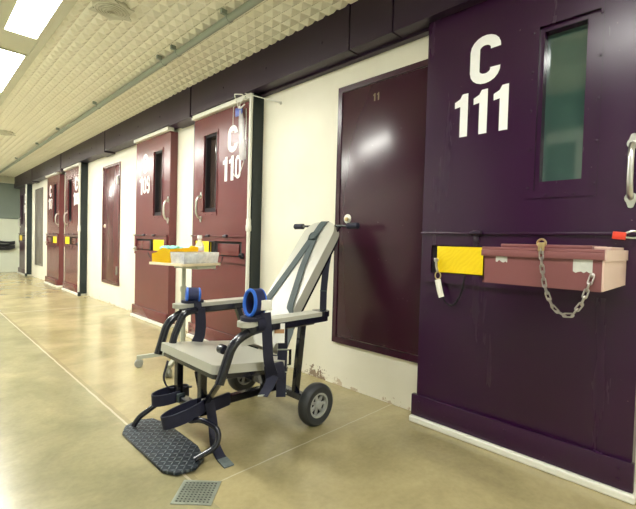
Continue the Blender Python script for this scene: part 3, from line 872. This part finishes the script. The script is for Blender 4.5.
# ankle cuffs
up45 = V((0.10, 0, 1)).normalized()
def cuff_loop(ctr, ax, ra, rb, w, wdir, m=M['webbing'], th=0.006):
    bm = NB(); a = V(ax).normalized(); bb = V(wdir).cross(a).normalized()
    ring(bm, ctr, a, bb, ra, rb, rect(w, th, 0.0015), 36, wdir)
    return bm
wd = V((0.25, 0.05, 1)).normalized()
b = cuff_loop((0.918, 1.775, 0.183), (1, 0.02, 0.16), 0.108, 0.040, 0.062, V((-0.22, 0.04, 1)).normalized())
k = obj('ankle_cuff', b, M['webbing'], ch, label='navy webbing ankle cuff')
b = NB(); frame_box(b, (1.018, 1.772, 0.208), V((0, 1, 0)), V((1, 0, 0)), V((0, 0, 1)), 0.012, 0.018, 0.024, 0.003)
obj('buckle', b, M['whitemetal'], k, label='pale buckle')
b = cuff_loop((0.985, 2.06, 0.172), (1, 0.05, 0.05), 0.100, 0.052, 0.058, V((-0.05, 0.02, 1)).normalized())
k = obj('ankle_cuff', b, M['webbing'], ch, label='navy webbing ankle cuff')
b = NB(); frame_box(b, (1.005, 1.985, 0.175), V((1, 0, 0)), V((0, 1, 0)), V((0, 0, 1)), 0.022, 0.008, 0.022, 0.003)
obj('buckle', b, M['greyweb'], k)
# loose tails
b = NB(); strap(b, [(1.035, 1.752, 0.215), (1.040, 1.725, 0.12), (1.020, 1.672, 0.035), (1.012, 1.615, 0.010), (1.008, 1.585, 0.005)], 0.046, (1, -0.12, 0), 0.005)
k = obj('strap_tail', b, M['webbing'], ch, label='loose navy strap lying on the floor')
b = NB(); strap(b, [(1.008, 1.588, 0.0065), (1.000, 1.515, 0.004)], 0.047, (1, -0.12, 0), 0.006, 0)
obj('strap_end', b, M['tip'], k, label='frayed grey strap end')
b = NB(); strap(b, [(1.09, 2.03, 0.20), (0.99, 2.11, 0.19), (0.968, 2.12, 0.25), (0.985, 2.10, 0.345)], 0.014, (0, 1, 0), 0.006)
obj('hanging_cord', b, M['webbing'], ch)
b = NB()
frame_box(b, (1.13, 1.80, 0.175), V((1, 0.2, 0)).normalized(), V((-0.2, 1, 0)).normalized(), V((0, 0, 1)), 0.06, 0.012, 0.035, 0.01)
obj('strap_bundle', b, M['webbing'], ch)
# shoulder harness
bz, byy = 1.035, 1.925
b = NB(); strap(b, [(2.02, byy - 0.015, 1.08), P1 + V((0.012, byy - 0.015, 0.012)), onback(1.12, byy - 0.013, 0.008), onback(bz, byy, 0.006)], 0.060, (0, 1, 0), 0.004, 0.02)
hs = obj('shoulder_strap', b, M['greyweb'], ch, label='slate webbing over the top of the back')
b = NB(); frame_box(b, onback(bz + 0.003, byy, 0.012), bd, V((0, 1, 0)), bu, 0.026, 0.036, 0.006, 0.003)
ring(b, onback(bz + 0.003, byy, 0.017), bd, V((0, 1, 0)), 0.028, 0.032, circ(0.004, 8), 24)
obj('buckle', b, M['greyweb'], hs, label='grey adjuster buckle')
b = NB(); strap(b, [onback(bz, byy + 0.012), onback(0.85, 1.975), onback(0.63, 2.030), onback(0.44, 2.04)], 0.056, (0, 1, 0.0), 0.004, 0.02)
obj('shoulder_strap', b, M['greyweb'], ch, label='slate webbing running down to the far side')
b = NB(); strap(b, [onback(bz, byy - 0.008), onback(0.85, 1.882), onback(0.62, 1.805), (1.52, 1.72, 0.50), (1.41, 1.668, 0.395)], 0.058, (0.15, 1, 0), 0.004, 0.03)
obj('shoulder_strap', b, M['greyweb'], ch, label='slate webbing running down to the near side')
b = NB(); strap(b, [(1.395, 1.64, 0.565), (1.395, 1.635, 0.44), (1.392, 1.635, 0.36), (1.385, 1.63, 0.185)], 0.050, (1, -0.7, 0), 0.005, 0.02)
k = obj('lap_strap', b, M['webbing'], ch, label='navy lap strap hanging at the near hip')
for z in (0.435, 0.315, 0.20):
    b = NB(); frame_box(b, (1.392, 1.634, z), V((1, -0.7, 0)).normalized(), V((0.7, 1, 0)).normalized(), V((0, 0, 1)), 0.026, 0.0045, 0.003)
    obj('stitching', b, M['tablegrey'], k)
b = NB(); strap(b, [(1.190, 1.525, 0.665), (1.196, 1.522, 0.60), (1.215, 1.528, 0.43), (1.245, 1.54, 0.375), (1.26, 1.545, 0.35)], 0.048, (1, -0.7, 0), 0.005, 0.03)
k = obj('wrist_strap_tail', b, M['webbing'], ch)
b = NB(); frame_box(b, (1.275, 1.55, 0.360), V((1, -0.5, 0.2)).normalized(), V((0.45, 0.9, 0)).normalized(), V((-0.2, 0, 1)).normalized(), 0.050, 0.010, 0.045, 0.012)
obj('strap_knot', b, M['webbing'], ch)
b = NB(); strap(b, [(1.265, 1.545, 0.345), (1.225, 1.535, 0.30), (1.180, 1.52, 0.272)], 0.050, (0.9, -0.6, 0.4), 0.005, 0.02)
k = obj('lap_strap', b, M['webbing'], ch)
b = NB(); frame_box(b, (1.182, 1.521, 0.274), V((0.9, -0.6, 0.1)).normalized(), V((0.6, 0.8, 0)).normalized(), V((0, 0, 1)), 0.024, 0.004, 0.003)
obj('stitching', b, M['tablegrey'], k)
# strap hanging free behind the back
b = NB(); strap(b, [(1.905, 1.80, 0.95), (1.865, 1.785, 0.86), (1.845, 1.782, 0.70), (1.842, 1.78, 0.575)], 0.042, (0.75, -0.65, 0), 0.006, 0.02)
k = obj('hanging_strap', b, M['webbing'], ch)
b = NB(); frame_box(b, (1.8435, 1.782, 0.70), V((0.75, -0.65, 0)).normalized(), V((0.65, 0.75, 0)).normalized(), V((0, 0, 1)), 0.022, 0.0045, 0.003)
obj('stitching', b, M['greyweb'], k)
# wrist cuffs
def wrist(ctr, ry, rz, w, tilt, near):
    c = V(ctr); axis = V(tilt).normalized(); a = V((0, 0, 1)).cross(axis).normalized(); bb = axis.cross(a)
    bm = NB(); ring(bm, c, a, bb, ry, rz, rect(w, 0.014, 0.004), 30, axis)
    k = obj('wrist_cuff', bm, M['navy'], ch, label='navy padded wrist cuff with bright blue edging')
    for s in (-1, 1):
        bm = NB(); ring(bm, c + axis * s * w * 0.5, a, bb, ry, rz, circ(0.0085, 8), 30, axis)
        obj('edging', bm, M['blue'], k, label='bright blue edging')
    return k
k = wrist((1.165, 1.578, 0.708), 0.040, 0.060, 0.060, (1, 0.10, -0.06), True)
b = NB(); frame_box(b, (1.195, 1.527, 0.700), V((0.85, -0.5, 0)).normalized(), V((0.5, 0.85, 0)).normalized(), V((0, 0, 1)), 0.026, 0.010, 0.024, 0.003)
obj('buckle', b, M['whitemetal'], k, label='white buckle')
b = NB(); bm2 = b
prism(b, [V((1.095 + u, 1.575 + v, 0.627)) for u, v in pad_poly(0.15, -0.05, 0.05, 0.045, 0.045)], (0, 0, 0.018)); bevel_all(b, 0.005)
obj('cuff_base', b, M['webbing'], k)
b = NB(); ring(b, (1.17, 1.575, 0.61), (0, 1, 0), (0, 0, 1), 0.055, 0.045, rect(0.045, 0.006), 24, (1, 0, 0))
obj('mounting_strap', b, M['webbing'], k)
k = wrist((1.197, mir(1.575), 0.672), 0.052, 0.036, 0.066, (1, -0.45, -0.05), False)
b = NB()
prism(b, [V((1.13 + u, mir(1.575) + v, 0.627)) for u, v in pad_poly(0.13, -0.045, 0.045, 0.04, 0.04)], (0, 0, 0.014)); bevel_all(b, 0.004)
obj('cuff_base', b, M['webbing'], k)
b = NB(); ring(b, (1.20, mir(1.575), 0.61), (0, 1, 0), (0, 0, 1), 0.055, 0.045, rect(0.045, 0.006), 24, (1, 0, 0))
strap(b, [(1.215, 2.185, 0.595), (1.222, 2.18, 0.50), (1.215, 2.18, 0.43), (1.19, 2.175, 0.395)], 0.060, (1, -0.6, 0), 0.008, 0.03)
obj('mounting_strap', b, M['webbing'], k)
# paper tags wired under the near arm, ratchet below the seat
b = NB(); frame_box(b, (1.283, 1.535, 0.553), V((0.8, -0.6, 0)).normalized(), V((0.6, 0.8, 0)).normalized(), V((0, 0, 1)), 0.028, 0.002, 0.048)
k = obj('paper_tag', b, M['paper'], ch, label='white tag under the near arm')
b = NB(); frame_box(b, (1.282, 1.532, 0.563), V((0.8, -0.6, 0)).normalized(), V((0.6, 0.8, 0)).normalized(), V((0, 0, 1)), 0.024, 0.001, 0.010)
obj('printed_band', b, M['brown'], k)
b = NB(); frame_box(b, (1.18, 1.66, 0.515), V((0.6, -0.7, 0.3)).normalized(), V((0.7, 0.6, 0)).normalized(), V((-0.2, 0.2, 0.9)).normalized(), 0.035, 0.004, 0.03)
obj('paper_tag', b, M['paper'], ch, label='white tag behind the near arm tube')
b = NB(); lathe(b, (1.42, 1.72, 0.33), (0, 1, 0), [(0.0, 0), (0.045, 0), (0.05, 0.02), (0.045, 0.05), (0, 0.05)], 20)
obj('ratchet', b, M['webbing'], ch)
b = NB(); lathe(b, (1.030, 1.655, 0.495), (0, -1, 0), [(0.0, 0), (0.022, 0), (0.022, 0.03), (0.014, 0.035), (0, 0.035)], 14)
obj('release_knob', b, M['black'], ch)
b = NB(); sweep(b, [(1.515, 1.75, 0.30), (1.545, 1.745, 0.30), (1.545, 1.745, 0.385), (1.515, 1.75, 0.385)], circ(0.008, 8), (0, 1, 0), closed=True)
obj('strap_loop', b, M['black'], ch)

# ------------------------------------------------------------------ floor drain
t = thing('floor_drain', 'square perforated metal floor drain set in the concrete beside the foot plate', 'drain', (0.806, 1.445, 0.0))
ang = math.radians(-46); ux, uy = V((math.cos(ang), math.sin(ang), 0)), V((-math.sin(ang), math.cos(ang), 0)); uz = V((0, 0, 1)); c0 = V((0.806, 1.445, 0.0015))
b = NB(); H = 0.0675
for s in (-1, 1):
    frame_box(b, c0 + ux * s * (H + 0.004), ux, uy, uz, 0.006, H + 0.010, 0.0018); frame_box(b, c0 + uy * s * (H + 0.004), ux, uy, uz, H - 0.002, 0.006, 0.0018)
obj('rim', b, M['drain'], t, False)
b = NB(); K = 9; st = 2 * H / K
for i in range(K + 1):
    p = -H + i * st
    frame_box(b, c0 + ux * p, ux, uy, uz, 0.0036, H, 0.0012); frame_box(b, c0 + uy * p, ux, uy, uz, H, 0.0036, 0.0012)
obj('grate', b, M['drain'], t, False)
b = NB(); frame_box(b, c0 - uz * 0.001, ux, uy, uz, H, H, 0.0004)
obj('drain_well', b, M['hole'], t, False)

# ------------------------------------------------------------------ small table with five casters
TC = V((1.55, 3.05, 0.0))
tb = thing('overbed_table', 'small beige table on a single post with five casters, behind the chair', 'table', TC)
TZ = 0.818
ta = math.radians(-76); tx, ty = V((math.cos(ta), math.sin(ta), 0)), V((-math.sin(ta), math.cos(ta), 0))
TT = V((1.54, 3.10, 0))
b = NB()
prism(b, [TT + tx * (u - 0.14) + ty * v + V((0, 0, TZ - 0.018)) for u, v in pad_poly(0.41, -0.195, 0.195, 0.03, 0.03)], (0, 0, 0.018)); bevel_all(b, 0.004)
obj('tabletop', b, M['beige'], tb)
b = NB(); frame_box(b, TT + tx * 0.12 + ty * 0.05 + V((0, 0, TZ - 0.032)), tx, ty, uz, 0.13, 0.10, 0.013, 0.004)
obj('bracket', b, M['tablegrey'], tb)
b = NB(); lathe(b, TC, (0, 0, 1), [(0.02, 0.10), (0.02, 0.60), (0.016, 0.605), (0.016, TZ - 0.045)], 16)
lathe(b, TC, (0, 0, 1), [(0.024, 0.585), (0.026, 0.60), (0.024, 0.625), (0.018, 0.63)], 16)
obj('post', b, M['tablegrey'], tb)
b = NB(); lathe(b, TC, (0, 0, 1), [(0.0, 0.07), (0.05, 0.07), (0.05, 0.11), (0.03, 0.13), (0, 0.13)], 20)
obj('base_hub', b, M['tablegrey'], tb)
for i in range(5):
    a = math.radians(154 + 72 * i); u = V((math.cos(a), math.sin(a), 0)); v = V((-u.y, u.x, 0))
    b = NB(); sweep(b, [TC + u * 0.03 + uz * 0.100, TC + u * 0.18 + uz * 0.092, TC + u * 0.335 + uz * 0.078], [(-0.019, -0.014), (0.019, -0.014), (0.014, 0.012), (-0.014, 0.012)], v)
    lg = obj('leg', b, M['tablegrey'], tb)
    b = NB(); e = TC + u * 0.32
    cyl(b, e + uz * 0.05, e + uz * 0.075, 0.009, 10)
    cs = e + v * 0.0 - u * 0.0 + uz * 0.031
    for s in (-1, 1): lathe(b, cs + v * s * 0.012 - v * 0.008, v, [(0.0, 0), (0.026, 0), (0.031, 0.004), (0.031, 0.012), (0.026, 0.016), (0, 0.016)], 18)
    frame_box(b, cs + uz * 0.018, u, v, uz, 0.018, 0.006, 0.014, 0.003)
    obj('caster', b, M['wheelgrey'], lg)

tt = lambda u, v, z=0.0: TT + tx * u + ty * v + uz * (TZ + 0.0005 + z)
def shell(bm, c, hx, hy, z0, z1, flare, th):
    """open bin: flared walls and a floor, flush with the table"""
    def loop(x, y, z): return [bm.verts.new(c + tx * a * x + ty * d_ * y + uz * z) for a, d_ in ((-1, -1), (1, -1), (1, 1), (-1, 1))]
    A = loop(hx, hy, z0); B = loop(hx + flare, hy + flare, z1); Ci = loop(hx + flare - th, hy + flare - th, z1); D = loop(hx - th, hy - th, z0 + th)
    for P, Q in ((A, B), (B, Ci), (Ci, D)):
        for i in range(4): bm.faces.new((P[i], P[(i + 1) % 4], Q[(i + 1) % 4], Q[i]))
    bm.faces.new(A[::-1]); bm.faces.new(D)
b = NB()
# sloping-front bin: low at the reader's left, tall at the back
c = tt(-0.025, -0.03)
prof = [(-0.10, 0.0), (0.105, 0.0), (0.105, 0.105), (0.02, 0.115), (-0.05, 0.075), (-0.105, 0.065)]
A = [b.verts.new(c + tx * u - ty * 0.135 + uz * z) for u, z in prof]; B = [b.verts.new(c + tx * u + ty * 0.145 + uz * z * 1.15) for u, z in prof]
for i in (0, 1, 5):
    j = (i + 1) % 6
    b.faces.new((A[i], A[j], B[j], B[i]))
b.faces.new(A); b.faces.new(B[::-1])
bmesh.ops.solidify(b, geom=b.faces[:], thickness=0.004)
tag(obj('storage_bin', b, M['yellow'], origin=tuple(c), smooth=False), 'bright yellow open bin on the small table', 'bin')
# gloves spilling from the bin
b = NB()
for g in range(5):
    cc = c + tx * (-0.085 + 0.022 * g) + ty * random.uniform(-0.10, 0.06) + uz * (0.088 + 0.01 * random.random())
    for f in range(4):
        a0 = random.uniform(-0.9, 0.9); dd = (tx * math.cos(a0) + ty * math.sin(a0))
        tube(b, [cc, cc + dd * 0.04 + uz * 0.022, cc + dd * 0.085 + uz * random.uniform(0, 0.02)], 0.012, 8)
    lathe(b, cc, (0.3, 0.1, 1), [(0, -0.02), (0.03, -0.016), (0.04, 0.008), (0.025, 0.024), (0, 0.027)], 12)
tag(obj('glove_pile', b, M['teal'], origin=tuple(c)), 'crumpled pale teal gloves heaped in the yellow bin', 'gloves', kind='stuff')
# clear tub of small supplies
c2 = tt(0.175, 0.0)
b = NB(); shell(b, c2, 0.070, 0.170, 0.0, 0.085, 0.008, 0.004)
tag(obj('clear_tub', b, M['clear'], origin=tuple(c2), smooth=False), 'cloudy clear plastic tub at the right of the small table', 'tub')
for (u, v, hx, hy, hz, m, lab) in ((0.205, -0.120, 0.018, 0.034, 0.032, 'bluelabel', 'small blue and white packet in the clear tub'), (0.205, 0.095, 0.018, 0.030, 0.024, 'brown', 'small brown carton in the clear tub'), (0.195, -0.015, 0.026, 0.040, 0.034, 'paper', 'white paper packet in the middle of the clear tub')):
    q = tt(u, v, 0.005 + hz)
    b = NB(); frame_box(b, q, tx, ty, uz, hx, hy, hz, 0.003)
    o = tag(obj('packet', b, M[m], origin=tuple(q - uz * hz)), lab, 'packet')
    b = NB(); frame_box(b, q + uz * (hz * 0.45) + tx * (hx + 0.0006), tx, ty, uz, 0.0006, hy * 0.96, hz * 0.4)
    obj('band', b, M['paper'] if m != 'paper' else M['bluelabel'], o, False)
# bottle
c3 = tt(0.050, 0.158)
bt = thing('bottle', 'small clear plastic bottle with white cap standing behind the clear tub', 'bottle', c3)
b = NB(); lathe(b, c3, (0, 0, 1), [(0.0000, 0.0000), (0.0336, 0.0000), (0.0370, 0.0073), (0.0370, 0.1281), (0.0336, 0.1440), (0.0179, 0.1732), (0.0162, 0.1830), (0.0162, 0.1952)], 22)
obj('bottle_body', b, M['clear'], bt)
b = NB(); lathe(b, c3, (0, 0, 1), [(0.0375, 0.0915), (0.0379, 0.0927), (0.0379, 0.1269), (0.0375, 0.1281)], 22)
obj('label', b, M['paper'], bt, label='white label with pink edge')
b = NB(); lathe(b, c3, (0, 0, 1), [(0.0379, 0.0781), (0.0382, 0.0793), (0.0382, 0.0915), (0.0379, 0.0927)], 22)
obj('label_band', b, M['pink'], bt, label='pink label band')
b = NB(); lathe(b, c3, (0, 0, 1), [(0.0196, 0.1928), (0.0196, 0.2147), (0.0168, 0.2184), (0.0000, 0.2184)], 22)
obj('cap', b, M['paper'], bt, label='white cap')
q = tt(-0.132, -0.12, 0.008)
b = NB(); frame_box(b, q, tx, ty, uz, 0.006, 0.03, 0.008, 0.002)
tag(obj('folded_wipe', b, M['paper'], origin=tuple(q)), 'folded white wipe at the left end of the small table', 'wipe')

# ------------------------------------------------------------------ bag and wires hanging over C 110
t = thing('hanging_bag', 'milky plastic bag with blue top hanging by white wire over door C 110', 'bag', (2.02, 2.99, 2.2))
b = NB()
zs = [(2.155, 0.010), (2.12, 0.020), (2.05, 0.032), (1.93, 0.036), (1.82, 0.040), (1.74, 0.046), (1.70, 0.040), (1.692, 0.03)]
sweep(b, [(2.02, 3.005 - (2.155 - z) * 0.11, z) for z, r in zs], circ(1.0, 12), (0, 1, 0))
# scale each ring by its own radius
b.verts.ensure_lookup_table()
for i, (z, r) in enumerate(zs):
    ctr = V((2.02, 3.005 - (2.155 - z) * 0.11, z))
    for j in range(12):
        v = b.verts[i * 12 + j]; dlt = v.co - ctr; v.co = ctr + V((dlt.x * r * 0.45, dlt.y * r, dlt.z * r * 0.3))
obj('bag_body', b, M['bag'], t)
b = NB(); frame_box(b, (2.018, 3.025, 2.115), V((1, 0, 0)), V((0, 1, 0)), uz, 0.006, 0.050, 0.036, 0.004)
obj('bag_top', b, M['bagblue'], t, label='blue bag top')
b = NB()
tube(b, fillet([(2.018, 3.02, 2.13), (2.0, 3.06, 2.235), (1.985, 3.05, 2.262), (1.985, 2.93, 2.232), (2.0, 2.90, 2.19)], 0.02), 0.005, 8)
tube(b, fillet([(1.985, 2.885, 2.205), (1.98, 2.96, 2.16), (1.985, 2.965, 2.115), (1.99, 2.90, 2.145)], 0.03), 0.006, 8)
tube(b, [(1.99, 2.90, 2.235), (2.06, 2.80, 2.20), (2.135, 2.62, 2.135)], 0.004, 8)
tube(b, [(2.02, 3.11, 2.20), (2.022, 3.12, 2.08), (2.022, 3.118, 1.95)], 0.0025, 6)
tube(b, [(2.02, 2.92, 2.12), (2.022, 2.918, 2.0), (2.022, 2.925, 1.86)], 0.0025, 6)
lathe(b, (2.145, 2.615, 2.132), (-1, 0, 0), [(0.012, 0), (0.010, 0.01), (0, 0.012)], 10)
obj('wire', b, M['whitemetal'], t, label='bent white wire')
b = NB(); tube(b, sag((2.03, 3.15, 1.66), (2.03, 2.95, 1.70), 0.12), 0.004, 6)
obj('cord', b, M['whitemetal'], t)

# ------------------------------------------------------------------ ceiling fittings
t = thing('ceiling_conduit', 'long grey green conduit running the length of the ceiling', 'conduit', (1.50, 5.0, 2.49))
b = NB(); cyl(b, (1.50, Y0 + 0.01, 2.487), (1.56, Y1 - 0.11, 2.487), 0.024, 14)
obj('pipe', b, M['conduit'], t)
for y in (2.42, 3.16, 3.42, 5.12, 6.77, 8.12, 10.0):
    x = 1.50 + 0.06 * (y - Y0) / (Y1 - Y0)
    b = NB(); ring(b, (x, y, 2.487), (1, 0, 0), (0, 0, 1), 0.026, 0.026, rect(0.022, 0.004), 20, (0, 1, 0)); box(b, x - 0.06, x - 0.02, y - 0.011, y + 0.011, 2.50, 2.53)
    obj('clamp', b, M['conduit'], t)
for x, y, lab in ((0.955, 2.95, 'round cream ceiling grille nearest the lights at the top of the photo'), (1.02, 7.69, 'round cream ceiling grille far down the corridor')):
    t = thing('ceiling_speaker', lab, 'ceiling speaker', (x, y, 2.51), group='round ceiling grilles')
    b = NB(); lathe(b, (x, y, 2.535), (0, 0, -1), [(0.115, 0), (0.115, 0.02), (0.105, 0.028), (0.0, 0.030)], 32)
    obj('housing', b, M['speaker'], t)
    for r, z in ((0.100, 2.504), (0.082, 2.500), (0.064, 2.497), (0.046, 2.495), (0.028, 2.494)):
        b = NB(); ring(b, (x, y, z), (1, 0, 0), (0, 1, 0), r, r, circ(0.005, 8), 32)
        obj('grille_ring', b, M['speaker'], t)
    for i in range(6):
        a = i * PI / 3 + 0.3; u = V((math.cos(a), math.sin(a), 0)); v = V((-u.y, u.x, 0)); cc = V((x, y, 2.512))
        b = NB(); prism(b, [cc + u * 0.105 + v * 0.035, cc + u * 0.150, cc + u * 0.105 - v * 0.035], (0, 0, -0.008))
        obj('mounting_ear', b, M['speaker'], t, False)
# cables drooping across the far wall
t = thing('cable_bundle', 'bundle of black cables drooping across the far end wall', 'cables', (1.2, 13.5, 0.8))
for i in range(11):
    b = NB(); z = 0.66 + 0.020 * i + random.uniform(-0.03, 0.03)
    tube(b, sag((0.6, 13.585 - 0.012 * (i % 4), z + 0.05), (1.55, 13.55 - 0.012 * (i % 4), z), random.uniform(0.0, 0.05)) + sag((1.56, 13.55 - 0.012 * (i % 4), z), (2.02, 13.5, z + random.uniform(-0.05, 0.03)), random.uniform(0.01, 0.06))[1:], 0.016, 7)
    obj('cable', b, M['cable'], t)

# ------------------------------------------------------------------ light, camera, colour
w = bpy.data.worlds.new('world'); S.world = w; w.use_nodes = True
w.node_tree.nodes['Background'].inputs['Color'].default_value = (0.55, 0.6, 0.6, 1)
w.node_tree.nodes['Background'].inputs['Strength'].default_value = 0.3

cam = bpy.data.cameras.new('camera'); co = bpy.data.objects.new('camera', cam); C.objects.link(co)
cam.sensor_width = 36.0; cam.lens = 36.0 * 408.876 / 636.0; cam.clip_start = 0.02
yaw, pitch, roll = .786588386, -.0280987913, .0271511619
fwd = V((math.sin(yaw) * math.cos(pitch), math.cos(yaw) * math.cos(pitch), math.sin(pitch)))
r0 = V((math.cos(yaw), -math.sin(yaw), 0)); u0 = r0.cross(fwd)
r = r0 * math.cos(roll) + u0 * math.sin(roll); u = u0 * math.cos(roll) - r0 * math.sin(roll)
co.matrix_world = Matrix(((r.x, u.x, -fwd.x, 0), (r.y, u.y, -fwd.y, 0), (r.z, u.z, -fwd.z, 1.0), (0, 0, 0, 1)))
S.camera = co
S.view_settings.view_transform = 'Standard'
S.view_settings.look = 'None'
S.view_settings.exposure = 0.0
